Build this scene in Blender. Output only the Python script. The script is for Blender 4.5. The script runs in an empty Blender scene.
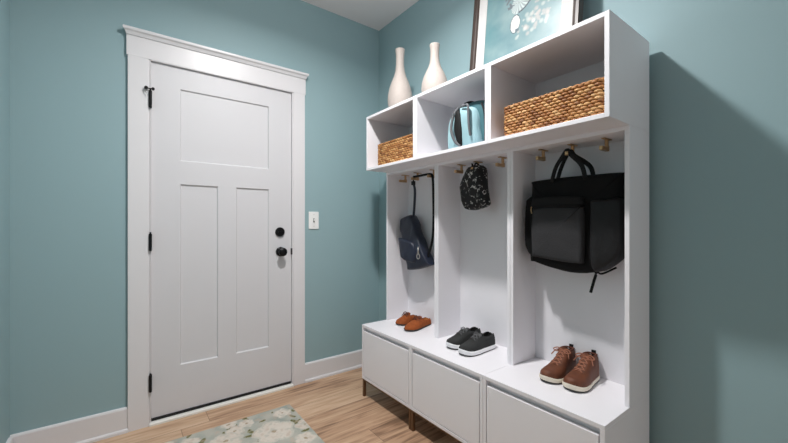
import bpy, bmesh, math, random
from mathutils import Vector, Matrix, noise
random.seed(7)
PI = math.pi
scene = bpy.context.scene
C = scene.collection

# ------------------------------------------------------------------ materials
def new_mat(name):
    m = bpy.data.materials.new(name); m.use_nodes = True
    nt = m.node_tree
    return m, nt, nt.nodes['Principled BSDF']

def lin(r, g, b):
    f = lambda c: (c / 255 / 12.92) if c / 255 <= .04045 else ((c / 255 + .055) / 1.055) ** 2.4
    return (f(r), f(g), f(b), 1)

def mat(name, col, rough=.5, metal=0, bump=0, scale=40, var=0, spec=.5, stretch=None, coat=0):
    m, nt, b = new_mat(name)
    b.inputs['Base Color'].default_value = col
    b.inputs['Roughness'].default_value = rough
    b.inputs['Metallic'].default_value = metal
    b.inputs['Specular IOR Level'].default_value = spec
    b.inputs['Coat Weight'].default_value = coat
    tc = nt.nodes.new('ShaderNodeTexCoord'); mp = nt.nodes.new('ShaderNodeMapping')
    nt.links.new(tc.outputs['Object'], mp.inputs['Vector'])
    if stretch: mp.inputs['Scale'].default_value = stretch
    n = nt.nodes.new('ShaderNodeTexNoise'); n.inputs['Scale'].default_value = scale
    n.inputs['Detail'].default_value = 4
    nt.links.new(mp.outputs[0], n.inputs['Vector'])
    if bump:
        bp = nt.nodes.new('ShaderNodeBump'); bp.inputs['Strength'].default_value = bump
        bp.inputs['Distance'].default_value = .002
        nt.links.new(n.outputs['Fac'], bp.inputs['Height']); nt.links.new(bp.outputs[0], b.inputs['Normal'])
    if var:
        mx = nt.nodes.new('ShaderNodeMix'); mx.data_type = 'RGBA'
        mx.inputs['A'].default_value = tuple(c * (1 - var) for c in col[:3]) + (1,)
        mx.inputs['B'].default_value = tuple(min(1, c * (1 + var)) for c in col[:3]) + (1,)
        nt.links.new(n.outputs['Fac'], mx.inputs['Factor']); nt.links.new(mx.outputs['Result'], b.inputs['Base Color'])
    return m

def attr_mat(name, rough=.7, bump=0, scale=200):
    m, nt, b = new_mat(name)
    a = nt.nodes.new('ShaderNodeAttribute'); a.attribute_name = 'Col'
    nt.links.new(a.outputs['Color'], b.inputs['Base Color'])
    b.inputs['Roughness'].default_value = rough
    if bump:
        n = nt.nodes.new('ShaderNodeTexNoise'); n.inputs['Scale'].default_value = scale
        tc = nt.nodes.new('ShaderNodeTexCoord'); nt.links.new(tc.outputs['Object'], n.inputs['Vector'])
        bp = nt.nodes.new('ShaderNodeBump'); bp.inputs['Strength'].default_value = bump; bp.inputs['Distance'].default_value = .002
        nt.links.new(n.outputs['Fac'], bp.inputs['Height']); nt.links.new(bp.outputs[0], b.inputs['Normal'])
    return m

def floor_mat():
    m, nt, b = new_mat('plank_floor')
    N = nt.nodes.new; L = nt.links.new
    tc = N('ShaderNodeTexCoord'); sp = N('ShaderNodeSeparateXYZ'); L(tc.outputs['Object'], sp.inputs[0])
    def math_(op, a, bb=None, c=None):
        n = N('ShaderNodeMath'); n.operation = op
        for i, v in enumerate((a, bb, c)):
            if v is None: continue
            if isinstance(v, (int, float)): n.inputs[i].default_value = v
            else: L(v, n.inputs[i])
        return n.outputs[0]
    W, LEN = .152, 1.22
    yy = math_('DIVIDE', math_('ADD', sp.outputs['Y'], 20 * W + .012), W)
    row = math_('FLOOR', yy); fy = math_('FRACT', yy)
    wn = N('ShaderNodeTexWhiteNoise'); wn.noise_dimensions = '1D'; L(row, wn.inputs['W'])
    xx = math_('ADD', math_('DIVIDE', sp.outputs['X'], LEN), math_('MULTIPLY', wn.outputs['Value'], 7.3))
    col = math_('FLOOR', xx); fx = math_('FRACT', xx)
    cmb = N('ShaderNodeCombineXYZ'); L(row, cmb.inputs[0]); L(col, cmb.inputs[1])
    wn2 = N('ShaderNodeTexWhiteNoise'); wn2.noise_dimensions = '2D'; L(cmb.outputs[0], wn2.inputs['Vector'])
    # grain coordinates, shifted per plank
    gv = N('ShaderNodeCombineXYZ')
    L(math_('ADD', math_('MULTIPLY', sp.outputs['X'], 2.2), math_('MULTIPLY', wn2.outputs['Value'], 37)), gv.inputs[0])
    L(math_('MULTIPLY', sp.outputs['Y'], 26), gv.inputs[1]); L(math_('MULTIPLY', wn2.outputs['Value'], 11), gv.inputs[2])
    g1 = N('ShaderNodeTexNoise'); g1.inputs['Scale'].default_value = 1.2; g1.inputs['Detail'].default_value = 6; g1.inputs['Distortion'].default_value = 1.2
    L(gv.outputs[0], g1.inputs['Vector'])
    gv2 = N('ShaderNodeCombineXYZ')
    L(math_('ADD', math_('MULTIPLY', sp.outputs['X'], 4), math_('MULTIPLY', wn2.outputs['Value'], 17)), gv2.inputs[0])
    L(math_('MULTIPLY', sp.outputs['Y'], 12), gv2.inputs[1])
    g2 = N('ShaderNodeTexNoise'); g2.inputs['Scale'].default_value = 1.0; g2.inputs['Detail'].default_value = 3
    L(gv2.outputs[0], g2.inputs['Vector'])
    tone = math_('ADD', math_('MULTIPLY', g1.outputs['Fac'], .70), math_('ADD', math_('MULTIPLY', wn2.outputs['Value'], .26), math_('MULTIPLY', g2.outputs['Fac'], .30)))
    cr = N('ShaderNodeValToRGB'); L(tone, cr.inputs[0])
    e = cr.color_ramp.elements
    e[0].position = .34; e[0].color = lin(104, 82, 66)
    e[1].position = .86; e[1].color = lin(212, 182, 154)
    for p, c in ((.49, (140, 108, 84)), (.59, (180, 144, 116)), (.72, (198, 164, 134))):
        k = e.new(p); k.color = lin(*c)
    gap = math_('MAXIMUM', math_('LESS_THAN', fy, .016), math_('LESS_THAN', fx, .0022))
    mx = N('ShaderNodeMix'); mx.data_type = 'RGBA'; L(math_('MULTIPLY', gap, .65), mx.inputs['Factor'])
    L(cr.outputs[0], mx.inputs['A']); mx.inputs['B'].default_value = lin(80, 55, 38)
    L(mx.outputs['Result'], b.inputs['Base Color'])
    b.inputs['Roughness'].default_value = .48
    bp = N('ShaderNodeBump'); bp.inputs['Strength'].default_value = .25; bp.inputs['Distance'].default_value = .002
    L(math_('SUBTRACT', g1.outputs['Fac'], math_('MULTIPLY', gap, 1.5)), bp.inputs['Height']); L(bp.outputs[0], b.inputs['Normal'])
    return m

M = {
    'wall': mat('teal_wall_paint', lin(150, 177, 182), .55, bump=.08, scale=160, var=.01, spec=.3),
    'ceil': mat('ceiling_paint', lin(246, 238, 238), .9, bump=.05, scale=120),
    'trim': mat('white_trim_paint', lin(226, 224, 226), .35, bump=.02, scale=30),
    'door': mat('door_paint', lin(214, 213, 216), .45, bump=.03, scale=90),
    'lam': mat('white_laminate', lin(240, 238, 242), .4, bump=.015, scale=60),
    'lam_edge': mat('white_edge_band', lin(240, 239, 240), .35, bump=.01, scale=60),
    'back': mat('white_backboard', lin(236, 234, 238), .5, bump=.01, scale=60),
    'floor': floor_mat(),
    'black': mat('matte_black_metal', lin(24, 24, 26), .32, .6, bump=.02, scale=200),
    'bronze': mat('brown_metal', lin(112, 82, 56), .42, .4, bump=.05, scale=120, var=.12),
    'gold': mat('brushed_brass', lin(188, 152, 112), .3, .85, bump=.05, scale=200, var=.08),
    'silver': mat('silver_metal', lin(200, 196, 190), .28, .9, scale=50),
    'switch': mat('switch_plastic', lin(246, 246, 244), .3, bump=.01, scale=60),
    'vase': mat('speckled_white_ceramic', lin(182, 172, 165), .6, bump=.5, scale=70, var=.07),
    'frame': mat('dark_wood_frame', lin(62, 50, 44), .4, bump=.2, scale=30, var=.25, stretch=(8, 8, 1)),
    'matb': mat('mat_board', lin(208, 206, 204), .8, bump=.01, scale=90),
    'art': attr_mat('printed_artwork', .35),
    'rug': attr_mat('printed_rug', .95, .6, 260),
    'rugedge': mat('rug_binding', lin(190, 198, 188), .95, bump=.4, scale=300, var=.1),
    'weave': attr_mat('woven_grass', .6, .5, 180),
    'basket_in': mat('basket_core', lin(92, 58, 30), .85, bump=.4, scale=90, var=.2),
    'navy': mat('quilted_navy_nylon', lin(27, 34, 52), .4, bump=1, scale=30, var=.4),
    'blackfab': mat('black_canvas', lin(18, 18, 19), .85, bump=.5, scale=220, var=.2, spec=.2),
    'blackfab2': mat('dark_grey_canvas', lin(30, 30, 31), .85, bump=.5, scale=220, var=.2, spec=.2),
    'charcoal2': mat('black_nylon', lin(26, 26, 28), .6, bump=.5, scale=60, var=.2, spec=.3),
    'charcoal': mat('charcoal_canvas', lin(52, 52, 54), .85, bump=.6, scale=260, var=.25, spec=.25),
    'strap': mat('black_webbing', lin(14, 14, 15), .7, bump=.4, scale=300, spec=.3),
    'tan': mat('tan_leather', lin(160, 120, 84), .5, bump=.3, scale=120, var=.1),
    'aqua': mat('pale_aqua_fabric', lin(150, 186, 194), .75, bump=.3, scale=120, var=.05),
    'teal': mat('teal_fabric', lin(58, 104, 112), .75, bump=.3, scale=120, var=.08),
    'greystrap': mat('grey_webbing', lin(104, 106, 110), .8, bump=.4, scale=220, var=.1),
    'suede': mat('rust_suede', lin(150, 80, 42), .9, bump=.5, scale=60, var=.35, spec=.2),
    'rustlace': mat('rust_lace', lin(160, 104, 80), .75, bump=.3, scale=160, var=.15),
    'suede_d': mat('dark_brown_lace', lin(92, 46, 30), .8, bump=.3, scale=160, var=.2),
    'tanleather': mat('brown_leather', lin(98, 52, 28), .6, bump=.5, scale=38, var=.5),
    'lining': mat('dark_shoe_lining', lin(58, 40, 30), .9, bump=.2, scale=160),
    'lining_tan': mat('ochre_shoe_lining', lin(176, 112, 52), .85, bump=.2, scale=160),
    'lining_blk': mat('black_shoe_lining', lin(14, 14, 14), .9, bump=.2, scale=160),
    'canvas_sh': mat('black_shoe_canvas', lin(40, 41, 41), .85, bump=.5, scale=240, var=.2),
    'blacklace': mat('black_lace', lin(92, 92, 94), .8, bump=.3, scale=260),
    'sole_w': mat('white_rubber', lin(244, 244, 246), .5, bump=.05, scale=120),
    'sole_c': mat('cream_rubber', lin(236, 226, 208), .5, bump=.05, scale=120),
    'sole_d': mat('dark_rubber', lin(46, 40, 36), .7, bump=.1, scale=120),
    'glass': mat('frosted_bulb_glass', lin(250, 246, 240), .4),
    'weather': mat('black_weatherstrip', lin(22, 24, 28), .6, bump=.1, scale=200),
    'sill': mat('white_threshold', lin(236, 234, 228), .45, bump=.05, scale=60),
}
def floral_mat():
    m, nt, b = new_mat('black_white_floral_fabric')
    tc = nt.nodes.new('ShaderNodeTexCoord')
    w = nt.nodes.new('ShaderNodeTexNoise'); w.inputs['Scale'].default_value = 24; w.inputs['Detail'].default_value = 3; w.inputs['Distortion'].default_value = 2.2
    nt.links.new(tc.outputs['Object'], w.inputs['Vector'])
    cr = nt.nodes.new('ShaderNodeValToRGB'); nt.links.new(w.outputs['Fac'], cr.inputs[0])
    e = cr.color_ramp.elements
    e[0].position = .54; e[0].color = lin(20, 20, 22); e[1].position = .66; e[1].color = lin(196, 194, 190)
    k = e.new(.57); k.color = lin(26, 26, 28)
    k = e.new(.60); k.color = lin(128, 126, 124)
    nt.links.new(cr.outputs[0], b.inputs['Base Color']); b.inputs['Roughness'].default_value = .8
    return m
M['floral'] = floral_mat()

# ------------------------------------------------------------------ helpers
def tag(o, label=None, cat=None, group=None, kind=None):
    if label: o['label'] = label
    if cat: o['category'] = cat
    if group: o['group'] = group
    if kind: o['kind'] = kind
    return o

def thing(name, label, cat, loc=(0, 0, 0), rotz=0, group=None):
    o = bpy.data.objects.new(name, None); C.objects.link(o)
    o.empty_display_size = .05
    o.location = loc; o.rotation_euler = (0, 0, rotz)
    return tag(o, label, cat, group)

def obj(name, bm, m, parent=None, world=True, smooth=False, sub=0, bevel=0, mats=None, angle=None):
    """links bm as one mesh; world=True: bm is in scene metres and is shifted to the parent's base"""
    if parent is not None and world:
        root = parent; off = Vector((0, 0, 0))
        while root is not None: off += Vector(root.location); root = root.parent
        bmesh.ops.translate(bm, verts=bm.verts, vec=-off)
    bmesh.ops.recalc_face_normals(bm, faces=bm.faces)
    me = bpy.data.meshes.new(name); bm.to_mesh(me); bm.free()
    for mm in (mats or [m]): me.materials.append(mm)
    if smooth:
        me.polygons.foreach_set('use_smooth', [True] * len(me.polygons))
    o = bpy.data.objects.new(name, me); C.objects.link(o)
    if parent is not None: o.parent = parent
    if bevel:
        md = o.modifiers.new('bevel', 'BEVEL'); md.width = bevel; md.segments = 2; md.limit_method = 'ANGLE'; md.angle_limit = .6
    if sub:
        md = o.modifiers.new('sub', 'SUBSURF'); md.levels = sub; md.render_levels = sub
    if angle is not None:
        me.set_sharp_from_angle(angle=angle)
    return o

def box(bm, x0, x1, y0, y1, z0, z1, rot=None, piv=None):
    vs = [bm.verts.new((x, y, z)) for x in (x0, x1) for y in (y0, y1) for z in (z0, z1)]
    for f in ((0, 1, 3, 2), (4, 6, 7, 5), (0, 4, 5, 1), (2, 3, 7, 6), (0, 2, 6, 4), (1, 5, 7, 3)):
        bm.faces.new([vs[i] for i in f])
    if rot is not None:
        for v in vs: v.co = rot @ (v.co - Vector(piv)) + Vector(piv)
    return vs
def boxes(*a):
    bm = bmesh.new()
    for b in a: box(bm, *b)
    return bm

def ring_loft(bm, rings, close_ring=True, cap=(True, True)):
    R = [[bm.verts.new(p) for p in r] for r in rings]
    fs = []
    for a, b in zip(R, R[1:]):
        n = len(a)
        for i in range(n if close_ring else n - 1):
            j = (i + 1) % n
            fs.append(bm.faces.new((a[i], a[j], b[j], b[i])))
    if cap[0]: fs.append(bm.faces.new(R[0][::-1]))
    if cap[1]: fs.append(bm.faces.new(R[-1]))
    return R, fs

def tube(bm, pts, r, n=8, flat=None, updir=None):
    """tube along pts; flat=(w,t) gives a strap of elliptical section"""
    pts = [Vector(p) for p in pts]
    rings = []
    for i, p in enumerate(pts):
        d = (pts[min(i + 1, len(pts) - 1)] - pts[max(i - 1, 0)]).normalized()
        up = Vector(updir) if updir else (Vector((0, 0, 1)) if abs(d.z) < .9 else Vector((1, 0, 0)))
        s = d.cross(up)
        if s.length < 1e-4: s = d.cross(Vector((0, 1, 0)))
        s.normalize(); u = s.cross(d).normalized()
        rr = r[i] if isinstance(r, (list, tuple)) else r
        a, b = (flat[0] / 2, flat[1] / 2) if flat else (rr, rr)
        rings.append([p + s * a * math.cos(2 * PI * k / n) + u * b * math.sin(2 * PI * k / n) for k in range(n)])
    ring_loft(bm, rings)

def smooth_path(pts, k=6):
    """Catmull-Rom"""
    P = [Vector(p) for p in pts]; P = [2 * P[0] - P[1]] + P + [2 * P[-1] - P[-2]]
    out = []
    for i in range(1, len(P) - 2):
        for j in range(k):
            t = j / k
            out.append(.5 * ((2 * P[i]) + (P[i + 1] - P[i - 1]) * t + (2 * P[i - 1] - 5 * P[i] + 4 * P[i + 1] - P[i + 2]) * t * t + (3 * P[i] - P[i - 1] - 3 * P[i + 1] + P[i + 2]) * t ** 3))
    out.append(P[-2]); return out

def lathe(bm, prof, cx=0, cy=0, cz=0, n=40, axis='z'):
    rings = []
    for r, z in prof:
        ring = []
        for k in range(n):
            a = 2 * PI * k / n; u, v = r * math.cos(a), r * math.sin(a)
            ring.append((cx + u, cy + v, cz + z) if axis == 'z' else ((cx + z, cy + u, cz + v) if axis == 'x' else (cx + u, cy + z, cz + v)))
        rings.append(ring)
    return ring_loft(bm, rings)

def struct(name, bm, m, **k):
    o = obj(name, bm, m, **k); o['kind'] = 'structure'; return o

def copy_tree(o, parent=None):
    c = o.copy(); C.objects.link(c); c.parent = parent
    for ch in list(o.children): copy_tree(ch, c)
    return c

# ------------------------------------------------------------------ camera
CAM = Vector((-1.6777, -2.4406, 1.1258)); YAW = .6442
cd = bpy.data.cameras.new('camera'); cam = bpy.data.objects.new('camera', cd); C.objects.link(cam)
cam.location = CAM; cam.rotation_euler = (PI / 2, 0, -YAW)
cd.sensor_width = 36; cd.lens = 36 * 358.704 / 788; cd.shift_y = 3.21 / 788; cd.clip_start = .02
scene.camera = cam

# ------------------------------------------------------------------ room shell
XL, YB, H = -2.11, -4.4, 2.7246
XH = -4.3                                            # far side of the hall beyond the doorway in the left wall
DX0, DX1, DZ0, DZ1 = -1.5586, -.7458, .034, 2.045   # door leaf
struct('floor', boxes((XH - .1, .12, YB, .12, -.1, 0)), M['floor'])
struct('ceiling', boxes((XH - .1, .12, YB, .12, H, H + .1)), M['ceil'])
struct('wall_right', boxes((0, .12, YB, .12, 0, H)), M['wall'])
# door wall with the opening cut out
JX0, JX1, JZ = DX0 - .006, DX1 + .006, DZ1 + .006
struct('wall_back', boxes((XL - .12, JX0, 0, .12, 0, H), (JX1, 0, 0, .12, 0, H), (JX0, JX1, 0, .12, JZ, H)), M['wall'])
# left wall with a cased opening to the hall (beside the camera, out of frame)
OY0, OY1, OZ = -2.75, -1.80, 2.05
struct('wall_left', boxes((XL - .12, XL, OY1, 0, 0, H), (XL - .12, XL, YB, OY0, 0, H), (XL - .12, XL, OY0, OY1, OZ, H)), M['wall'])
struct('wall_hall', boxes((XH - .1, XH, YB, 0, 0, H), (XH, XL - .12, -.1, 0, 0, H)), M['wall'])

def baseboard(name, x0, x1, side):
    bm = bmesh.new()
    # profile (distance from wall, height): flat board with eased top and small shoe moulding
    prof = [(0, 0), (.024, 0), (.024, .012), (.020, .018), (.014, .020), (.014, .124), (.011, .131), (.006, .134), (0, .134)]
    rings = []
    for t in (x0, x1):
        if side == 'back': rings.append([(t, -d, z) for d, z in prof])
        elif side == 'right': rings.append([(-d, t, z) for d, z in prof])
        else: rings.append([(XL + d, t, z) for d, z in prof])
    ring_loft(bm, rings)
    return struct(name, bm, M['trim'])
baseboard('baseboard_back', XL + .001, -1.664, 'back')
baseboard('baseboard_back_corner', -.651, -.001, 'back')
baseboard('baseboard_right', YB, -.001, 'right')
baseboard('baseboard_left', OY1 + .02, -.026, 'left')

# casing of the door: side boards, header board, crown
cas = bmesh.new()
box(cas, -1.664, DX0 - .012, -.02, .0, 0, 2.050)
box(cas, DX1 + .012, -.652, -.02, .0, 0, 2.050)
box(cas, -1.670, -.646, -.02, .0, 2.050, 2.160)
tr = struct('trim_1', cas, M['trim'], bevel=.001)
bm = bmesh.new()
prof = [(0, 2.160), (.026, 2.160), (.027, 2.164), (.033, 2.176), (.041, 2.182), (.042, 2.187), (.042, 2.194), (.038, 2.198), (0, 2.199)]
e0, e1 = -1.670, -.646
rings = []
for s, e in ((-1, e0), (1, e1)):
    rings.append([(e + s * max(0, d - .026), -d, z) for d, z in prof])
ring_loft(bm, rings)
obj('crown_moulding', bm, M['trim'], tr)
# jamb (inside faces + stop) and threshold
j = bmesh.new()
box(j, JX0, DX0 - .002, -.018, .115, 0, JZ); box(j, DX1 + .002, JX1, -.018, .115, 0, JZ); box(j, JX0, JX1, -.018, .115, DZ1 + .002, JZ)
box(j, DX0 - .012, JX0, -.014, .0, 0, JZ + .005); box(j, JX1, DX1 + .012, -.014, .0, 0, JZ + .005); box(j, DX0 - .012, DX1 + .012, -.014, .0, JZ, JZ + .005)
box(j, DX0 - .002, DX0 + .012, .044, .06, 0, DZ1); box(j, DX1 - .012, DX1 + .002, .044, .06, 0, DZ1)
struct('trim_2', j, M['trim'])
th = bmesh.new()
ring_loft(th, [[(x, -.028, 0), (x, -.028, .010), (x, -.012, .018), (x, .10, .022), (x, .10, 0)] for x in (DX0 - .009, DX1 + .009)])
th2 = struct('trim_3', th, M['sill'])

# ------------------------------------------------------------------ door leaf
def shaker_face(bm, x0, x1, z0, z1, yf, yb, panels, dep=.009, bev=.006):
    """front at y=yf with recessed panels [(xa,xb,za,zb)], solid back at yb"""
    xs = sorted(set([x0, x1] + [p[0] for p in panels] + [p[1] for p in panels]))
    zs = sorted(set([z0, z1] + [p[2] for p in panels] + [p[3] for p in panels]))
    V = {}
    def v(x, z, y):
        k = (round(x, 5), round(z, 5), round(y, 5))
        if k not in V: V[k] = bm.verts.new((x, y, z))
        return V[k]
    for xa, xb in zip(xs, xs[1:]):
        for za, zb in zip(zs, zs[1:]):
            cx, cz = (xa + xb) / 2, (za + zb) / 2
            if any(p[0] < cx < p[1] and p[2] < cz < p[3] for p in panels): continue
            bm.faces.new((v(xa, za, yf), v(xb, za, yf), v(xb, zb, yf), v(xa, zb, yf)))
    for (xa, xb, za, zb) in panels:
        zz = [z for z in zs if za <= z <= zb]; xx = [x for x in xs if xa <= x <= xb]
        loop = [(x, za) for x in xx] + [(xb, z) for z in zz[1:]] + [(x, zb) for x in xx[::-1][1:]] + [(xa, z) for z in zz[::-1][1:-1]]
        ins = lambda x, z: (min(max(x, xa + bev), xb - bev), min(max(z, za + bev), zb - bev))
        n = len(loop)
        inner = [v(*ins(*p), yf + dep) for p in loop]
        for i in range(n):
            a, b = loop[i], loop[(i + 1) % n]; ia, ib = inner[i], inner[(i + 1) % n]
            if ia is ib: bm.faces.new((v(*a, yf), v(*b, yf), ib))
            else: bm.faces.new((v(*a, yf), v(*b, yf), ib, ia))
        seq = []
        for q in inner:
            if q not in seq: seq.append(q)
        bm.faces.new(seq)
    # sides and back
    loop = [(x, z0) for x in xs] + [(x1, z) for z in zs[1:]] + [(x, z1) for x in xs[::-1][1:]] + [(x0, z) for z in zs[::-1][1:-1]]
    n = len(loop); bk = [v(*p, yb) for p in loop]
    for i in range(n):
        bm.faces.new((v(*loop[i], yf), v(*loop[(i + 1) % n], yf), bk[(i + 1) % n], bk[i]))
    bm.faces.new(bk)

door = thing('door_1', None, None, ((DX0 + DX1) / 2, 0, 0)); door['kind'] = 'structure'
bm = bmesh.new()
shaker_face(bm, DX0, DX1, DZ0, DZ1, -.002, .042,
            [(-1.417, -.9, 1.50, 1.922), (-1.417, -1.213, .302, 1.364), (-1.108, -.9, .302, 1.364)])
obj('door_leaf', bm, M['door'], door)
bm = boxes((DX0 + .004, DX1 - .004, -.010, .03, .021, .0335)); obj('door_sweep', bm, M['weather'], door)
# knob, deadbolt, strike, hinges
bm = bmesh.new(); lathe(bm, [(.0, .0), (.0325, 0), (.0325, -.006), (.028, -.010), (.013, -.013), (.012, -.030), (.020, -.036), (.0275, -.046), (.028, -.056), (.022, -.063), (.008, -.066), (0.0005, -.066)], -.822, -.002, .941, 32, 'y')
kn = obj('door_knob', bm, M['black'], door, smooth=True, angle=.7)
bm = bmesh.new(); lathe(bm, [(.0, 0), (.032, 0), (.032, -.008), (.028, -.013), (.014, -.015), (0.0005, -.015)], -.826, -.002, 1.076, 32, 'y')
box(bm, -.842, -.810, -.026, -.014, 1.072, 1.080)
obj('deadbolt', bm, M['black'], door, smooth=True, angle=.7)
obj('strike_plate', boxes((DX1 - .004, DX1 + .003, -.0185, -.0025, .918, .962)), M['black'], door)
for z in (1.828, 1.028, .24):
    bm = bmesh.new()
    lathe(bm, [(0, -.05), (.0035, -.05), (.0075, -.046), (.0075, .046), (.0035, .05), (.0055, .054), (0.0005, .058)], DX0 - .004, -.0265, z, 12)
    box(bm, DX0 - .010, DX0 + .004, -.020, -.002, z - .044, z + .044)
    hg = obj('hinge', bm, M['black'], door, smooth=True, angle=.6)
    if z > 1.5:
        bm = bmesh.new()
        tube(bm, [(DX0 - .004, -.03, z + .055), (DX0 - .022, -.034, z + .055)], .0035, 8)
        tube(bm, [(DX0 - .004, -.03, z + .055), (DX0 + .006, -.034, z + .055)], .004, 8)
        lathe(bm, [(0, -.006), (.009, -.006), (.009, .006), (0.0005, .006)], DX0 - .024, -.034, z + .055, 12, 'y')
        lathe(bm, [(0, -.005), (.008, -.005), (.008, .005), (0.0005, .005)], DX0 + .008, -.034, z + .055, 12, 'y')
        obj('hinge_stop', bm, M['black'], hg)
        bm = bmesh.new(); tube(bm, smooth_path([(DX0 - .026, -.034, z + .047), (DX0 - .030, -.034, z + .036), (DX0 - .022, -.034, z + .028), (DX0 - .018, -.030, z + .014)]), .0016, 6)
        obj('spring_pin', bm, M['silver'], hg)

# ------------------------------------------------------------------ light switch
sw = thing('light_switch', 'white toggle light switch plate on the teal wall beside the door', 'light switch', (-.578, 0, 1.157))
bm = boxes((-.617, -.539, -.007, -.0005, 1.094, 1.220)); obj('switch_plate', bm, M['switch'], sw, bevel=.003)
bm = boxes((-.583, -.573, -.009, -.0071, 1.143, 1.171)); obj('switch_slot', bm, M['greystrap'], sw)
bm = bmesh.new(); box(bm, -.582, -.574, -.022, -.0091, 1.156, 1.166, Matrix.Rotation(.3, 3, 'X'), (-.578, -.009, 1.158)); obj('toggle', bm, M['switch'], sw)
for z in (1.115, 1.199):
    bm = bmesh.new(); lathe(bm, [(0, 0), (.003, 0), (.003, -.0015), (0.0005, -.002)], -.578, -.0071, z, 10, 'y')
    obj('plate_screw', bm, M['silver'], sw)

# ------------------------------------------------------------------ rug
RX0, RX1, RY0, RY1 = -1.64, -.857, -1.42, -.264
def rug():
    rnd = random.Random(21)
    fl = []          # flowers: x, y, radius, petals, phase, hue
    tries = 0
    fixed = [(-1.03, -.50, .115), (-.93, -.34, .055), (-1.20, -.37, .05), (-1.26, -.44, .085), (-1.42, -.35, .06), (-1.17, -.60, .07), (-.92, -.66, .06), (-1.13, -.33, .045)]
    for f in fixed: fl.append((f[0], f[1], f[2], rnd.choice((5, 6, 7)), rnd.random() * 6, rnd.random()))
    while len(fl) < 46 and tries < 5000:
        tries += 1
        x, y, r = rnd.uniform(RX0, RX1), rnd.uniform(RY0, RY1), rnd.uniform(.04, .11)
        if all((x - a[0]) ** 2 + (y - a[1]) ** 2 > ((r + a[2]) * .88) ** 2 for a in fl):
            fl.append((x, y, r, rnd.choice((5, 6, 7)), rnd.random() * 6, rnd.random()))
    lv = [(-1.20, -.315, .028, .3), (-1.40, -.262, .03, 1.0), (-.893, -.41, .022, 2.2), (-.887, -.33, .018, 1.4), (-.905, -.475, .03, 2.0), (-.875, -.55, .022, 2.4), (-1.05, -.36, .02, .2)]
    for a in fl:
        for _ in range(rnd.choice((1, 2, 3))):
            t = rnd.random() * 2 * PI
            lv.append((a[0] + math.cos(t) * a[2] * 1.1, a[1] + math.sin(t) * a[2] * 1.1, rnd.uniform(.014, .03), rnd.random() * PI))
    st = .0042
    nx, ny = int((RX1 - RX0) / st), int((RY1 - RY0) / st)
    bm = bmesh.new(); cl = bm.verts.layers.float_color.new('Col')
    G = []
    mixc = lambda a, b, t: tuple(a[i] + (b[i] - a[i]) * t for i in range(3)) + (1,)
    ground, g2 = lin(182, 179, 168), lin(156, 162, 154)
    for jy in range(ny + 1):
        row = []
        for ix in range(nx + 1):
            x, y = RX0 + (RX1 - RX0) * ix / nx, RY0 + (RY1 - RY0) * jy / ny
            px = x + .009 * noise.noise(Vector((x * 30, y * 30, 0))); py = y + .009 * noise.noise(Vector((x * 30, y * 30, 5)))
            c = mixc(ground, g2, min(1, max(0, .5 + noise.noise(Vector((x * 14, y * 14, 1))))))
            for (lx, ly, lr, la) in lv:
                dx, dy = px - lx, py - ly
                if abs(dx) < lr and abs(dy) < lr:
                    u = dx * math.cos(la) + dy * math.sin(la); v = -dx * math.sin(la) + dy * math.cos(la)
                    if (u / lr) ** 2 + (v / (lr * .45)) ** 2 < 1: c = mixc(lin(92, 92, 52), lin(136, 132, 84), abs(v) / lr * 2)
            for (fx, fy, fr, np_, ph, hu) in fl:
                dx, dy = px - fx, py - fy; d2 = dx * dx + dy * dy
                if d2 < fr * fr:
                    d = math.sqrt(d2) / fr; t = math.atan2(dy, dx)
                    edge = .80 + .2 * abs(math.cos(np_ * t / 2 + ph))
                    if d < edge:
                        sh = .5 + .5 * math.sin(np_ * t + ph * 2 + d * 9)
                        a = mixc(lin(216, 208, 196), lin(204, 190, 178), hu * .6)
                        c = mixc(a, lin(204, 192, 180), .45 * sh * (.4 + d * .6))
                        if d < .15: c = mixc(lin(180, 160, 136), lin(160, 144, 120), sh)
                        elif d > edge - .12: c = mixc(c, lin(180, 182, 172), .5)
            m_ = noise.noise(Vector((x * 26, y * 26, 9))) + .5 * noise.noise(Vector((x * 70, y * 70, 4)))
            if m_ > .12: c = mixc(c, ground, min(.6, (m_ - .12) * 2))
            elif m_ < -.2: c = mixc(c, lin(190, 170, 152), min(.5, (-m_ - .2) * 1.6))
            vv = bm.verts.new((x, y, .0085)); vv[cl] = c; row.append(vv)
        G.append(row)
    for a, b in zip(G, G[1:]):
        for i in range(nx): bm.faces.new((a[i], a[i + 1], b[i + 1], b[i]))
    # sides
    loop = G[0] + [r[-1] for r in G[1:]] + G[-1][::-1][1:] + [r[0] for r in G[::-1][1:-1]]
    lo = []
    for v in loop:
        w = bm.verts.new((v.co.x, v.co.y, .0005)); w[cl] = v[cl]; lo.append(w)
    for i in range(len(loop)):
        k = (i + 1) % len(loop); bm.faces.new((loop[i], loop[k], lo[k], lo[i]))
    o = obj('rug', bm, M['rug'])
    tag(o, 'pale aqua floral rug with cream blossoms lying on the plank floor by the door', 'rug')
rug()

# ------------------------------------------------------------------ storage units
XBK = -.04                                   # back of the units
YU = [-.4265, -.9245, -1.4225, -1.9205]      # unit boundaries along the wall
XC, XHU, XBN = -.395, -.2317, -.4288         # fronts of cubes, hutches, benches
ZB0, ZBT, ZC0, ZC1 = .1176, .4704, 1.4845, 1.839
T = .016
G_ = .0006

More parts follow.
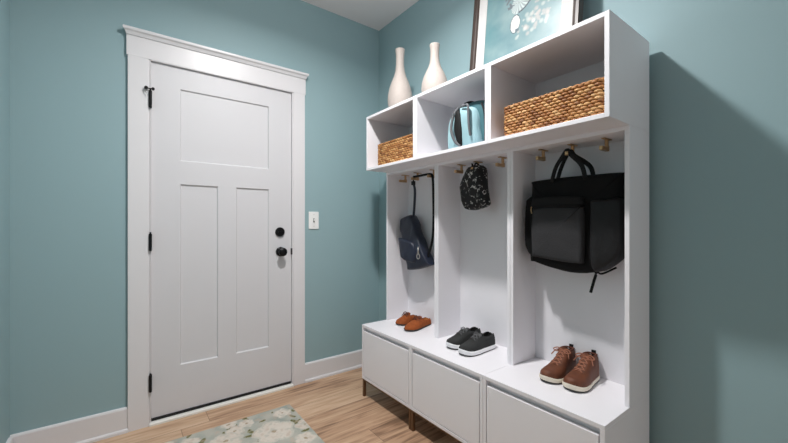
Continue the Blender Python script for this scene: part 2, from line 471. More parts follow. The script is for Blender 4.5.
def carcass(bm, x0, x1, y0, y1, z0, z1, t=T, top=True, bot=True):
    """open-fronted box: sides, top, bottom (front = x0)"""
    box(bm, x0, x1, y0, y0 + t, z0, z1); box(bm, x0, x1, y1 - t, y1, z0, z1)
    if top: box(bm, x0, x1, y0 + t, y1 - t, z1 - t, z1)
    if bot: box(bm, x0, x1, y0 + t, y1 - t, z0, z0 + t)
words = ['left', 'middle', 'right']
for i in range(3):
    y1, y0 = YU[i] - G_, YU[i + 1] + G_
    lab = ['white open cube shelf under the two vases, nearest the room corner',
           'white open cube shelf holding the blue backpack, centre of the row',
           'white open cube shelf with the larger basket, under the picture and furthest from the door'][i]
    t = thing('cube_shelf', lab, 'shelf', ((XC + XBK) / 2, (y0 + y1) / 2, ZC0), group='cube shelves on top of the hall unit')
    for a in (y0, y1 - T): obj('side_panel', boxes((XC, XBK, a, a + T, ZC0, ZC1)), M['lam'], t, bevel=.001)
    obj('top_panel', boxes((XC, XBK, y0 + T, y1 - T, ZC1 - T, ZC1)), M['lam'], t, bevel=.001)
    obj('shelf_board', boxes((XC, XBK, y0 + T, y1 - T, ZC0, ZC0 + T)), M['lam'], t, bevel=.001)
    obj('back_panel', boxes((XBK - .008, XBK - .002, y0 + T, y1 - T, ZC0 + T, ZC1 - T)), M['back'], t)

for i in range(3):
    y1, y0 = YU[i] - G_, YU[i + 1] + G_
    lab = ['white open coat hutch with the navy bag, nearest the room corner',
           'white open coat hutch with the floral pouch, between the other two',
           'white open coat hutch with the black tote, furthest from the door'][i]
    zz0, zz1 = ZBT + .0005, ZC0 - .0005
    t = thing('coat_hutch', lab, 'coat hutch', ((XHU + XBK) / 2, (y0 + y1) / 2, zz0), group='coat hutches on the benches')
    for a in (y0, y1 - T): obj('side_panel', boxes((XHU, XBK, a, a + T, zz0, zz1)), M['lam'], t, bevel=.001)
    obj('top_panel', boxes((XHU, XBK, y0 + T, y1 - T, zz1 - T, zz1)), M['lam'], t, bevel=.001)
    obj('back_panel', boxes((XBK - .008, XBK - .002, y0 + T, y1 - T, zz0, zz1 - T)), M['back'], t)

def bench(lab, ys, legs):
    """ys: boundaries, from the door side"""
    y1, y0 = ys[0] - G_, ys[-1] + G_
    t = thing('storage_bench', lab, 'bench', ((XBN + XBK) / 2, (y0 + y1) / 2, 0), group='storage benches along the right wall')
    bm = bmesh.new()
    box(bm, XBN, XBK, y0, y1, ZBT - T, ZBT); obj('bench_top', bm, M['lam'], t, bevel=.001)
    bm = bmesh.new()
    box(bm, XBN, XBK, y0, y0 + T, ZB0, ZBT - T); box(bm, XBN, XBK, y1 - T, y1, ZB0, ZBT - T)
    box(bm, XBN, XBK, y0 + T, y1 - T, ZB0, ZB0 + T)
    for m in ys[1:-1]: box(bm, XBN, XBK - .01, m - .014, m + .014, ZB0 + T, ZBT - T)
    box(bm, XBK - .01, XBK, y0 + T, y1 - T, ZB0 + T, ZBT - T)
    obj('carcass', bm, M['lam'], t, bevel=.001)
    for k in range(len(ys) - 1):
        a = ys[k] - (T if k == 0 else .014); b = ys[k + 1] + (T if k == len(ys) - 2 else .014)
        # lighter slab door, finger gap on top
        d = obj('door', boxes((XBN + .001, XBN + .017, b + .005, a - .004, ZB0 + T + .004, ZBT - T - .024)), M['lam'], t, bevel=.0015)
        obj('door_backer', boxes((XBN + .022, XBN + .032, b + .0005, a - .0005, ZB0 + T + .001, ZBT - T - .0005)), M['lam'], t)
    for xx in (XBN + .004, XBK - .04):
        obj('base_rail', boxes((xx, xx + .02, y0 + .002, y1 - .002, ZB0 - .012, ZB0 - .0005)), M['bronze'], t)
    for ly in legs:
        for lx in (XBN + .004, XBK - .044):
            obj('leg', boxes((lx, lx + .018, ly - .008, ly + .008, 0.0005, ZB0 - .0125)), M['bronze'], t, bevel=.001)
    return t
bench('long white two-door storage bench on brown legs, with brown and black shoes on it', YU[:3], [YU[0] - .010, YU[1] + .010, YU[1] - .010, YU[2] + .010])
bench('short white one-door storage bench with brown high-top boots on it', YU[2:], [YU[2] - .010, YU[3] + .010])

# ------------------------------------------------------------------ hooks
ZHK = ZC0 - .0005 - T - .0004
def hook_proto():
    t = thing('coat_hook', '', 'hook', (0, 0, 0), group='brass coat hooks under the hutch tops')
    bm = boxes((-.030, .030, -.008, .008, -.004, 0)); obj('mount_plate', bm, M['gold'], t, world=False, bevel=.001)
    bm = bmesh.new(); tube(bm, [(0, 0, -.004), (0, 0, -.034)], .007, 12)
    box(bm, -.008, .008, -.007, .007, -.050, -.030); obj('stem', bm, M['gold'], t, world=False, bevel=.001)
    bm = boxes((-.052, -.008, -.007, .007, -.050, -.034))
    obj('prong', bm, M['gold'], t, world=False, bevel=.0015)
    return t
hp = hook_proto()
HK = [(-.125, -.505, 'brass hook nearest the room corner, empty, beside the navy bag strap'),
      (-.135, -.645, 'brass hook holding the navy bag strap, middle one of its hutch'),
      (-.135, -.800, 'brass hook right of the navy bag, against the first divider'),
      (-.140, -1.035, 'brass hook left of the floral pouch'),
      (-.140, -1.155, 'brass hook holding the black and white floral pouch'),
      (-.145, -1.318, 'brass hook right of the floral pouch'),
      (-.145, -1.538, 'brass hook left of the black tote handles'),
      (-.145, -1.672, 'brass hook holding the black tote handles'),
      (-.145, -1.808, 'brass hook right of the black tote handles, nearest the camera')]
for k, (x, y, lab) in enumerate(HK):
    o = hp if k == 0 else copy_tree(hp)
    o.location = (x, y, ZHK); o['label'] = lab

# ------------------------------------------------------------------ baskets
def basket(y0, y1, x0, x1, z0, h, lab, seed):
    rnd = random.Random(seed)
    cy = (y0 + y1) / 2
    t = thing('basket', lab, 'basket', ((x0 + x1) / 2, cy, z0), group='woven baskets in the cube shelves')
    r = .02
    inset = .006
    def outline(ins):
        pts = []
        X0, X1, Y0, Y1, R = x0 + ins, x1 - ins, y0 + ins, y1 - ins, r
        for cx_, cy_, a0 in ((X1 - R, Y1 - R, 0), (X0 + R, Y1 - R, 90), (X0 + R, Y0 + R, 180), (X1 - R, Y0 + R, 270)):
            for k in range(5):
                a = math.radians(a0 + k * 22.5); pts.append((cx_ + R * math.cos(a), cy_ + R * math.sin(a)))
        return pts
    o1, o2 = outline(inset), outline(inset + .008)
    bm = bmesh.new()
    rings = [[(a, b, z0 + .001) for a, b in o1], [(a, b, z0 + h - .006) for a, b in o1], [(a, b, z0 + h - .006) for a, b in o2], [(a, b, z0 + .01) for a, b in o2]]
    ring_loft(bm, rings); obj('core', bm, M['basket_in'], t)
    # woven strands
    bm = bmesh.new(); cl = bm.verts.layers.float_color.new('Col')
    path = outline(inset * .7); path.append(path[0])
    P = [Vector((a, b, 0)) for a, b in path]
    cum = [0]
    for a, b in zip(P, P[1:]): cum.append(cum[-1] + (b - a).length)
    def at(s):
        s = s % cum[-1]
        for k in range(len(P) - 1):
            if s <= cum[k + 1]:
                u = (s - cum[k]) / max(1e-9, cum[k + 1] - cum[k]); d = (P[k + 1] - P[k]).normalized()
                return P[k].lerp(P[k + 1], u), d
        return P[-1], (P[-1] - P[-2]).normalized()
    rows = 11; rh = h / rows; n = int(cum[-1] / .0235)
    cols = [(180, 126, 72), (164, 108, 58), (196, 146, 90), (140, 88, 44), (174, 118, 64), (206, 160, 106)]
    for rr in range(rows + 1):
        rim = rr == rows
        for k in range(n):
            s = (k + (.5 if rr % 2 else 0) + rnd.uniform(-.06, .06)) * cum[-1] / n
            p, d = at(s); nrm = Vector((d.y, -d.x, 0))
            L_ = cum[-1] / n * .66
            zc = z0 + (rr + .5) * rh if not rim else z0 + h - .001
            zc = min(zc, z0 + h)
            tilt = -.14 if not rim else -.1
            ax = (d * math.cos(tilt) + Vector((0, 0, 1)) * math.sin(tilt)).normalized(); up = nrm.cross(ax)
            dv = rnd.uniform(-10, 10); c = lin(*[v + dv for v in cols[rnd.randrange(6)]])
            hw = rh * .56 if not rim else .005
            rings = []
            for q, sc in ((-1, .25), (-.6, .8), (0, 1), (.6, .8), (1, .25)):
                cc = p + Vector((0, 0, zc)) + ax * L_ * q + nrm * (.0055 * sc - .0015)
                rings.append([cc + up * hw * sc * math.cos(a) + nrm * .0055 * sc * math.sin(a) for a in [2 * PI * w / 6 for w in range(6)]])
            R, _ = ring_loft(bm, rings)
            for ring in R:
                for v in ring:
                    v[cl] = c
                    if v.co.z < z0 + .0006: v.co.z = z0 + .0006
    obj('weave', bm, M['weave'], t, smooth=True)
    return t
ZS = ZC0 + T + .0004
basket(-.902, -.512, -.368, -.10, ZS, .140, 'small woven seagrass basket in the cube under the vases', 3)
basket(-1.898, -1.485, -.372, -.10, ZS, .128, 'long woven seagrass basket in the cube nearest the camera', 5)

# ------------------------------------------------------------------ vases
def vase(x, y, h, wmax, neck, lab):
    prof = [(0, 0), (.62, 0), (.66, .01), (.82, .06), (.96, .14), (1, .22), (.97, .30), (.86, .40), (.68, .50), (.50, .58), (.39, .66), (.335, .75), (.325, .85), (.345, .94), (.385, .985), (.385, 1.0), (.34, 1.0), (.33, .95), (.30, .80), (0.005, .78)]
    bm = bmesh.new(); lathe(bm, [(r * wmax, z * h) for r, z in prof], x, y, ZC1 + .0006, 40)
    o = obj('vase', bm, M['vase'], smooth=True); o.location = (0, 0, 0)
    tag(o, lab, 'vase', 'white bottle vases on the cube shelves')
vase(-.25, -.605, .420, .081, 0, 'white bottle vase nearest the corner, above the small basket')
vase(-.25, -.930, .322, .077, 0, 'white bottle vase nearer the picture frame, second from the corner')

# ------------------------------------------------------------------ leaning picture
def picture():
    W, HH = .612, .85; yc = -1.379
    xb, zb = -.136, ZC1 + .005
    ang = math.atan2(.088, HH)
    t = thing('framed_picture', 'dark framed teal abstract print leaning on the wall above the cube shelves', 'picture', (xb, yc, zb))
    t.rotation_euler = (0, ang, 0)
    f, dep = .034, .036
    def fr():
        bm = bmesh.new()
        O = [(-W / 2, 0), (W / 2, 0), (W / 2, HH), (-W / 2, HH)]
        def rect(i): return [(-W / 2 + i, i), (W / 2 - i, i), (W / 2 - i, HH - i), (-W / 2 + i, HH - i)]
        prof = [(0, dep), (0, .004), (.003, 0), (.016, 0), (.020, .004), (f - .006, .006), (f, .012), (f, dep)]
        R = [[(d, a, b) for a, b in rect(i)] for i, d in prof]
        ring_loft(bm, R + [R[0]], cap=(False, False)); bmesh.ops.remove_doubles(bm, verts=bm.verts, dist=1e-5)
        return bm
    obj('frame', fr(), M['frame'], t, world=False)
    m0 = f; mw = .055
    bm = bmesh.new()
    a, b = W / 2 - m0, W / 2 - m0 - mw
    z0, z1 = m0, HH - m0; q0, q1 = m0 + mw, HH - m0 - mw
    box(bm, .014, .017, -a, -b, z0, z1); box(bm, .014, .017, b, a, z0, z1); box(bm, .014, .017, -b, b, z0, q0); box(bm, .014, .017, -b, b, q1, z1)
    obj('mat_board', bm, M['matb'], t, world=False)
    # print
    bm = bmesh.new(); cl = bm.verts.layers.float_color.new('Col')
    st = .003; nx = int(2 * b / st); nz = int((q1 - q0) / st); G = []
    rnd = random.Random(4)
    dots = [(rnd.gauss(-.095, .055), rnd.gauss(.288, .04), rnd.uniform(.004, .012), rnd.random()) for _ in range(55)]
    mixc = lambda A, B, t: tuple(A[i] + (B[i] - A[i]) * t for i in range(3)) + (1,)
    for jz in range(nz + 1):
        row = []
        for ix in range(nx + 1):
            u = -b + 2 * b * ix / nx; w = q0 + (q1 - q0) * jz / nz     # u = y offset, right in the photo is negative
            n1 = noise.fractal(Vector((u * 9, w * 9, 3)), 1, 2, 4)
            c = mixc(lin(132, 156, 158), lin(100, 134, 140), min(1, max(0, .5 + n1 * .7)))
            edge = min(1, max(0, (u - .10) / .12)); c = mixc(c, lin(96, 140, 144), edge * (.5 + .4 * n1))
            for (dx, dz, dr, dw) in dots:
                d = math.hypot(u - dx, w - dz)
                if d < dr * 1.3: c = mixc(c, lin(206, 206, 200) if dw > .5 else lin(196, 180, 174), .5 * (1 - (d / dr / 1.3) ** 2))
            # oval with dark outline, ribbed grey body above
            du, dw = (u - .028) / .026, (w - .306) / .044
            d = math.hypot(du, dw)
            if d < 1: c = mixc(lin(230, 226, 218), lin(206, 206, 204), min(1, max(0, n1 + .4)))
            if 1 <= d < 1.16 or (abs(u - .016) < .010 and .262 < w < .276): c = lin(92, 108, 116)
            cu, cw = u - .008 + .02 * math.sin((w - .37) * 18), w - .420
            e = (cu / .060) ** 2 + (cw / .064) ** 2
            if e < 1 and w > .356:
                ribs = .5 + .5 * math.sin(math.atan2(cw, cu - .02) * 22 + n1 * 3)
                c = mixc(lin(196, 208, 206), lin(112, 122, 128), ribs * .75)
                if e > .72 and cu < 0: c = lin(74, 80, 90)
            if w > .40 and abs(u - .055 - (w - .40) * .35) < .020 and noise.noise(Vector((u * 60, w * 60, 0))) > -.1: c = lin(104, 112, 118)
            v = bm.verts.new((.016, u, w)); v[cl] = c; row.append(v)
        G.append(row)
    for A, B in zip(G, G[1:]):
        for i in range(nx): bm.faces.new((A[i], A[i + 1], B[i + 1], B[i]))
    obj('print', bm, M['art'], t, world=False)
    obj('backing', boxes((.018, .024, -a, a, z0, z1)), M['basket_in'], t, world=False)
picture()

# ------------------------------------------------------------------ puffed solids for bags
def puff(outline, x0, x1, bulge=.012, rnd=.1, k=3, wrinkle=0, seed=0, flat=False):
    """outline [(y,z)..] -> closed solid between x0 (front) and x1 (back), soft edges"""
    pts = smooth_path([(0, a, b) for a, b in outline + [outline[0]]], k)[:-1]
    cy = sum(p.y for p in pts) / len(pts); cz = sum(p.z for p in pts) / len(pts)
    mid = (x0 + x1) / 2; d = (x1 - x0) / 2
    rings = []
    prof = [(.12, 1), (.45, .985), (.72, .93), (.88, .80), (.96, .60), (1, .25), (1, -.25), (.96, -.60), (.88, -.80), (.72, -.93), (.45, -.985), (.12, -1)]
    if flat: prof = [(.2, .97), (.55, 1), (.85, .99), (.94, .93), (.98, .78), (1, .45), (1, -.45), (.98, -.78), (.94, -.93), (.85, -.99), (.55, -1), (.2, -.97)]
    bm = bmesh.new()
    for s, o_ in prof:
        rr = 1 - (1 - s) * 1.0
        # keep corners: scale by distance
        ring = []
        for p in pts:
            y = cy + (p.y - cy) * rr; z = cz + (p.z - cz) * rr
            x = mid - d * o_ - (bulge * (1 - rr) if o_ > 0 else 0)
            if wrinkle:
                x += wrinkle * noise.noise(Vector((y * 14 + seed, z * 16, o_ * 2)))
            ring.append((x, y, z))
        rings.append(ring)
    ring_loft(bm, rings)
    return bm

# ---- black tote backpack
def tote():
    t = thing('tote_backpack', 'large black and charcoal tote backpack hanging from a brass hook', 'bag', (-.13, -1.68, .93))
    ol = [(-1.492, 1.322), (-1.496, 1.328), (-1.60, 1.332), (-1.70, 1.332), (-1.80, 1.330), (-1.876, 1.326), (-1.880, 1.318), (-1.872, 1.24), (-1.866, 1.10), (-1.850, 1.01), (-1.80, .945), (-1.70, .922), (-1.60, .930), (-1.500, .955), (-1.488, .962), (-1.482, 1.05), (-1.484, 1.20)]
    obj('body', puff(ol, -.180, -.062, .002, wrinkle=.008, flat=True), M['blackfab'], t, smooth=True)
    ol = [(-1.520, 1.196), (-1.530, 1.202), (-1.62, 1.204), (-1.728, 1.198), (-1.738, 1.190), (-1.742, 1.10), (-1.738, .985), (-1.725, .968), (-1.62, .972), (-1.530, .982), (-1.518, .995), (-1.512, 1.10)]
    fp = obj('front_pocket', puff(ol, -.212, -.150, .004, wrinkle=.007, seed=3, flat=True), M['charcoal'], t, smooth=True)
    ol = [(-1.518, 1.238), (-1.524, 1.243), (-1.62, 1.246), (-1.730, 1.238), (-1.736, 1.230), (-1.735, 1.205), (-1.62, 1.208), (-1.518, 1.204)]
    obj('pocket_flap', puff(ol, -.210, -.170, .002, flat=True), M['blackfab2'], t, smooth=True)
    bm = bmesh.new(); tube(bm, smooth_path([(-.212, -1.520, 1.203), (-.216, -1.62, 1.206), (-.212, -1.735, 1.201)]), .0028, 6); obj('zip', bm, M['strap'], fp)
    bm = bmesh.new(); tube(bm, [(-.214, -1.522, 1.206), (-.220, -1.523, 1.192), (-.219, -1.526, 1.176)], .0026, 8); obj('zip_pull', bm, M['gold'], fp)
    ol = [(-1.768, 1.218), (-1.775, 1.224), (-1.82, 1.224), (-1.876, 1.222), (-1.882, 1.10), (-1.868, 1.01), (-1.81, .950), (-1.772, .948), (-1.764, 1.09)]
    obj('side_pocket', puff(ol, -.200, -.085, .004, wrinkle=.010, seed=9, flat=True), M['charcoal2'], t, smooth=True)
    ol = [(-1.470, 1.245), (-1.500, 1.250), (-1.506, 1.10), (-1.500, .985), (-1.476, 1.00), (-1.462, 1.05), (-1.462, 1.16)]
    obj('side_pocket', puff(ol, -.178, -.080, .0, wrinkle=.004, seed=5, flat=True), M['blackfab'], t, smooth=True)
    # two carrying handles that meet on the hook prong
    hx, hy, hz = -.178, -1.672, ZHK - .030
    for dx, w in ((-.012, 0), (.016, .008)):
        bm = bmesh.new()
        pts = smooth_path([(-.160 + dx * 2, -1.600 + w, 1.31), (-.160 + dx * 2, -1.618 + w, 1.37), (hx + dx, hy + .020, hz - .022), (hx + dx, hy, hz + .0005), (hx + dx, hy - .018, hz - .022), (-.160 + dx * 2, -1.728 - w, 1.37), (-.160 + dx * 2, -1.745 - w, 1.31)], 6)
        tube(bm, pts, .01, 10, flat=(.019, .006), updir=(1, 0, 0))
        obj('handle', bm, M['strap'], t, smooth=True)
    bm = bmesh.new(); tube(bm, smooth_path([(-.09, -1.745, .965), (-.12, -1.757, .925), (-.13, -1.752, .89), (-.135, -1.742, .845)]), .006, 8)
    tube(bm, smooth_path([(-.10, -1.745, .95), (-.12, -1.775, .925), (-.11, -1.83, .955)]), .004, 8)
    obj('hanging_strap', bm, M['strap'], t, smooth=True)
    bm = boxes((-.10, -.092, -1.888, -1.870, 1.20, 1.245)); obj('leather_tag', bm, M['tan'], t)
tote()

# ---- floral pouch
def pouch():
    t = thing('drawstring_pouch', 'small black and white floral pouch hanging from a brass hook', 'pouch', (-.15, -1.13, 1.21))
    ol = [(-1.118, 1.444), (-1.160, 1.448), (-1.190, 1.438), (-1.205, 1.38), (-1.214, 1.31), (-1.232, 1.25), (-1.226, 1.226), (-1.18, 1.214), (-1.125, 1.206), (-1.095, 1.214), (-1.068, 1.25), (-1.058, 1.31), (-1.070, 1.37), (-1.095, 1.425)]
    obj('body', puff(ol, -.190, -.105, .008, wrinkle=.018), M['floral'], t, smooth=True)
    bm = bmesh.new()
    tube(bm, smooth_path([(-.15, -1.125, 1.440), (-.172, -1.140, 1.455), (-.172, -1.155, ZHK - .0275), (-.172, -1.168, 1.455), (-.15, -1.180, 1.440)]), .004, 8)
    obj('cord', bm, M['strap'], t, smooth=True)
pouch()

# ---- navy sling bag
def sling():
    t = thing('sling_bag', 'navy quilted sling bag hanging by a black strap in the corner hutch', 'bag', (-.13, -.62, .85))
    ol = [(-.478, 1.158), (-.484, 1.166), (-.56, 1.188), (-.600, 1.180), (-.648, 1.08), (-.705, .98), (-.768, .885), (-.764, .868), (-.66, .836), (-.582, .822), (-.565, .83), (-.545, .90), (-.520, 1.0), (-.494, 1.08)]
    bd = obj('body', puff(ol, -.165, -.085, .006, wrinkle=.014, k=4, flat=True), M['navy'], t, smooth=True)
    ol = [(-.492, 1.030), (-.500, 1.036), (-.620, 1.015), (-.655, .98), (-.668, .885), (-.580, .880), (-.530, .90), (-.512, .92)]
    obj('pocket', puff(ol, -.180, -.120, .004, wrinkle=.010, seed=4, flat=True), M['navy'], bd, smooth=True)
    bm = bmesh.new(); pk = [(-.172, -.515, 1.12), (-.180, -.60, 1.02), (-.176, -.70, .935), (-.160, -.735, .90)]
    hx, hy = -.170, -.645
    bm = bmesh.new(); tube(bm, smooth_path([(-.125, -.590, 1.155), (-.135, -.612, 1.25), (-.150, -.636, 1.35), (hx, hy - .001, 1.395)]), .0085, 8); obj('strap', bm, M['navy'], t, smooth=True)
    bm = bmesh.new(); tube(bm, smooth_path([(hx, hy, 1.39), (hx, hy + .001, 1.415), (hx, hy, ZHK - .030)]), .0045, 8); box(bm, hx - .008, hx + .006, hy - .014, hy + .014, 1.385, 1.410); obj('buckle', bm, M['strap'], t, bevel=.002)
    bm = bmesh.new(); tube(bm, smooth_path([(hx, hy, ZHK - .030), (-.165, -.70, ZHK - .028), (-.160, -.77, ZHK - .026), (-.158, -.806, ZHK - .032), (-.156, -.814, ZHK - .06), (-.15, -.812, 1.30), (-.145, -.808, 1.15), (-.14, -.790, 1.02), (-.13, -.735, .91)], 8), .0075, 8)
    obj('strap', bm, M['strap'], t, smooth=True)
    bm = bmesh.new()
    ring = [(-.190 + .0, -.715 + .014 * math.cos(a), .925 + .016 * math.sin(a)) for a in [2 * PI * k / 14 for k in range(15)]]
    tube(bm, ring, .0032, 8); tube(bm, [(-.190, -.715, .941), (-.184, -.708, .985)], .004, 8)
    obj('clip', bm, M['silver'], t, smooth=True)
sling()

# ---- blue backpack in the cube
def backpack():
    z0 = ZS + .001
    t = thing('backpack', 'pale aqua and teal child backpack with grey straps standing in the cube shelf', 'backpack', (-.26, -1.24, z0))
    h = .238
    ol = [(-1.120, z0), (-1.36, z0), (-1.368, z0 + .10), (-1.362, z0 + .17), (-1.335, z0 + h - .018), (-1.27, z0 + h), (-1.20, z0 + h - .004), (-1.145, z0 + h - .035), (-1.118, z0 + .15), (-1.112, z0 + .06)]
    def flatb(bm):
        for v in bm.verts: v.co.z = max(v.co.z, z0)
        return bm
    obj('body', flatb(puff(ol, -.318, -.19, .0, k=4)), M['teal'], t, smooth=True)
    ol2 = [(y + (.052 if y < -1.25 else -.003), z if z < z0 + .01 else z0 + (z - z0) * .88) for y, z in ol]
    obj('front_panel', flatb(puff(ol2, -.352, -.270, .004, k=4, wrinkle=.004)), M['aqua'], t, smooth=True)
    bm = bmesh.new()
    tube(bm, smooth_path([(-.350, -1.210, z0 + .205), (-.366, -1.190, z0 + .17), (-.374, -1.180, z0 + .10), (-.368, -1.198, z0 + .04), (-.352, -1.222, z0 + .012)]), .007, 8)
    obj('strap', bm, M['greystrap'], t, smooth=True)
    bm = bmesh.new()
    tube(bm, smooth_path([(-.350, -1.225, z0 + .206), (-.362, -1.275, z0 + .200), (-.366, -1.284, z0 + .17), (-.366, -1.288, z0 + .10), (-.358, -1.290, z0 + .05)]), .006, 8)
    obj('strap', bm, M['greystrap'], t, smooth=True)
    bm = bmesh.new(); v = puff([(-1.190, z0 + .19), (-1.215, z0 + .19), (-1.235, z0 + .10), (-1.228, z0 + .02), (-1.210, z0 + .02), (-1.185, z0 + .09)], -.364, -.330, 0); bm.free()
    obj('mesh_insert', v, M['strap'], t, smooth=True)
    bm = bmesh.new(); tube(bm, smooth_path([(-.28, -1.205, z0 + h - .014), (-.300, -1.20, z0 + h - .006), (-.300, -1.235, z0 + h - .002), (-.28, -1.255, z0 + h - .006)]), .006, 8); obj('grab_handle', bm, M['strap'], t, smooth=True)
    bm = bmesh.new(); tube(bm, smooth_path([(-.318, -1.325, z0 + .205), (-.322, -1.346, z0 + .15), (-.322, -1.350, z0 + .06), (-.322, -1.348, z0 + .01)]), .005, 8); obj('zip', bm, M['strap'], t, smooth=True)
    ol = [(-1.345, z0), (-1.392, z0), (-1.396, z0 + .06), (-1.388, z0 + .135), (-1.35, z0 + .14)]
    obj('side_pocket', flatb(puff(ol, -.29, -.215, 0)), M['aqua'], t, smooth=True)
backpack()

# ------------------------------------------------------------------ shoes
def shoe(kind, x, y, ang, lab, L=.24, W=.088):
    """local: toe towards +X, heel at 0; placed so the toe points at ang"""
    cat = {'boot': 'boot', 'sneaker': 'sneaker', 'suede': 'shoe'}[kind]
    nm = {'boot': 'high_top_boot', 'sneaker': 'sneaker', 'suede': 'lace_up_shoe'}[kind]
    grp = {'boot': 'brown high-top boots', 'sneaker': 'black sneakers', 'suede': 'rust suede shoes'}[kind]
    t = thing(nm, lab, cat, (x, y, ZBT + .0006), ang, grp)
    st = {'boot': .020, 'sneaker': .024, 'suede': .009}[kind]
    upM, soM, liM, laM = {'boot': ('tanleather', 'sole_c', 'lining', 'rustlace'), 'sneaker': ('canvas_sh', 'sole_w', 'lining_blk', 'blacklace'), 'suede': ('suede', 'sole_d', 'lining_tan', 'suede_d')}[kind]
    Kw = [(0, .36), (.03, .56), (.10, .70), (.25, .74), (.45, .80), (.65, .98), (.78, 1.0), (.88, .90), (.95, .68), (.985, .42), (1, .12)]
    if kind == 'suede': Kw = Kw[:-3] + [(.95, .60), (.985, .34), (1, .08)]
    hk = {'boot': [(0, .052), (.04, .082), (.12, .086), (.28, .085), (.40, .078), (.53, .060), (.66, .044), (.80, .038), (.90, .034), (.97, .025), (1, .010)],
          'sneaker': [(0, .045), (.04, .058), (.14, .058), (.28, .050), (.40, .056), (.50, .066), (.62, .054), (.74, .040), (.86, .031), (.95, .022), (1, .008)],
          'suede': [(0, .024), (.04, .034), (.14, .034), (.28, .034), (.40, .046), (.50, .057), (.62, .050), (.74, .040), (.86, .031), (.95, .020), (1, .006)]}[kind]
    open_ = {'boot': (.02, .36), 'sneaker': (.02, .42), 'suede': (.02, .44)}[kind]
    def ip(K, v):
        for (a, p), (b, q) in zip(K, K[1:]):
            if v <= b:
                u = (v - a) / (b - a); return p + (q - p) * (u * u * (3 - 2 * u) * .5 + u * .5)
        return K[-1][1]
    bend = lambda s: .004 * math.sin(s * PI)
    N = 26
    S = [.5 - .5 * math.cos(PI * i / N) for i in range(N + 1)]
    # sole
    bm = bmesh.new(); left = [(s * L, ip(Kw, s) * W / 2 * 1.06 + bend(s)) for s in S]; right = [(s * L, -ip(Kw, s) * W / 2 * 1.06 + bend(s)) for s in S]
    ol = left + right[::-1]
    zt = lambda X: st + (.012 * max(0, (X / L - .80) / .2) ** 2 if kind != 'suede' else .004 * max(0, (X / L - .7) / .3) ** 2)
    lift = lambda X: .006 * max(0, (X / L - .75) / .25) ** 2
    cx = L / 2
    sh = lambda p, f: (cx + (p[0] - cx) * f, p[1] * f)
    lo = .005 if kind != 'suede' else .003
    ring_loft(bm, [[(a, b, lo + lift(a)) for a, b in (sh(p, .97) for p in ol)], [(a, b, lo + .004 + lift(a)) for a, b in ol], [(a, b, zt(a) - .002) for a, b in ol], [(a, b, zt(a)) for a, b in (sh(p, .975) for p in ol)]])
    obj('sole', bm, M[soM], t, world=False, smooth=True, angle=.8)
    bm = bmesh.new(); ring_loft(bm, [[(a, b, lift(a)) for a, b in (sh(p, .95) for p in ol)], [(a, b, lo + .0005 + lift(a)) for a, b in (sh(p, .965) for p in ol)]])
    obj('outsole', bm, M['sole_d'], t, world=False)
    # upper + lining
    bu = bmesh.new(); bl = bmesh.new(); ru = []; rl = []
    A = 10
    for s in S:
        w = max(.004, ip(Kw, s) * W / 2 * .98); hgt = ip(hk, s); X = s * L * .985 + .002; zb = zt(X) - .004
        o = 0
        if open_[0] < s < open_[1]: o = min(1, (s - open_[0]) / .05, (open_[1] - s) / .08)
        cw = o * w * (.62 if kind == 'boot' else .74); dep = o * hgt * .62
        # quarter arch from the base to the collar
        def side(sg):
            out = []
            for k in range(A + 1):
                a = (PI / 2) * k / A
                e = .62 if kind == 'boot' else .75
                yy = cw + (w - cw) * math.cos(a) ** e if True else 0
                z = hgt * math.sin(a) ** .85
                out.append((X, sg * yy + bend(s), zb + z))
            return out
        l = side(1); r = side(-1)
        ru.append((l, r)); c = cw
        rl.append([(X, c + bend(s), zb + hgt), (X, c * .9 + bend(s), zb + hgt - dep * .5), (X, c * .5 + bend(s), zb + hgt - dep), (X, -c * .5 + bend(s), zb + hgt - dep), (X, -c * .9 + bend(s), zb + hgt - dep * .5), (X, -c + bend(s), zb + hgt)])
    for idx in (0, 1):
        ring_loft(bu, [r[idx] for r in ru], close_ring=False, cap=(False, False))
    # close heel and toe
    for (l, r) in (ru[0], ru[-1]):
        bu.faces.new([bu.verts.new(p) for p in l + r[::-1][1:]])
    bmesh.ops.remove_doubles(bu, verts=bu.verts, dist=.0004)
    ring_loft(bl, rl, close_ring=False, cap=(False, False)); bmesh.ops.remove_doubles(bl, verts=bl.verts, dist=.0004)
    for v in bl.verts: v.co.z -= .0006
    up = obj('upper', bu, M[upM], t, world=False, smooth=True)
    obj('lining', bl, M[liM], t, world=False, smooth=True)
    # laces over the throat
    z_at = lambda s: zt(s * L) - .004 + ip(hk, s)
    bm = bmesh.new()
    s0, s1, nl = {'boot': (.30, .66, 6), 'sneaker': (.42, .66, 4), 'suede': (.46, .62, 3)}[kind]
    for k in range(nl):
        s = s0 + (s1 - s0) * k / (nl - 1); sn = s0 + (s1 - s0) * min(nl - 1, k + 1) / (nl - 1)
        hw = ip(Kw, s) * W / 2 * .50
        for sg in (1, -1):
            tube(bm, smooth_path([(s * L, sg * hw, z_at(s) - .004), (.5 * (s + sn) * L, 0, z_at(.5 * (s + sn)) + .0035), (sn * L, -sg * hw, z_at(sn) - .004)], 4), .0024, 6)
    # bow
    sb = s0 + .02; zb_ = z_at(sb) + .003; X = sb * L
    rb = {'boot': .034, 'sneaker': .022, 'suede': .022}[kind]
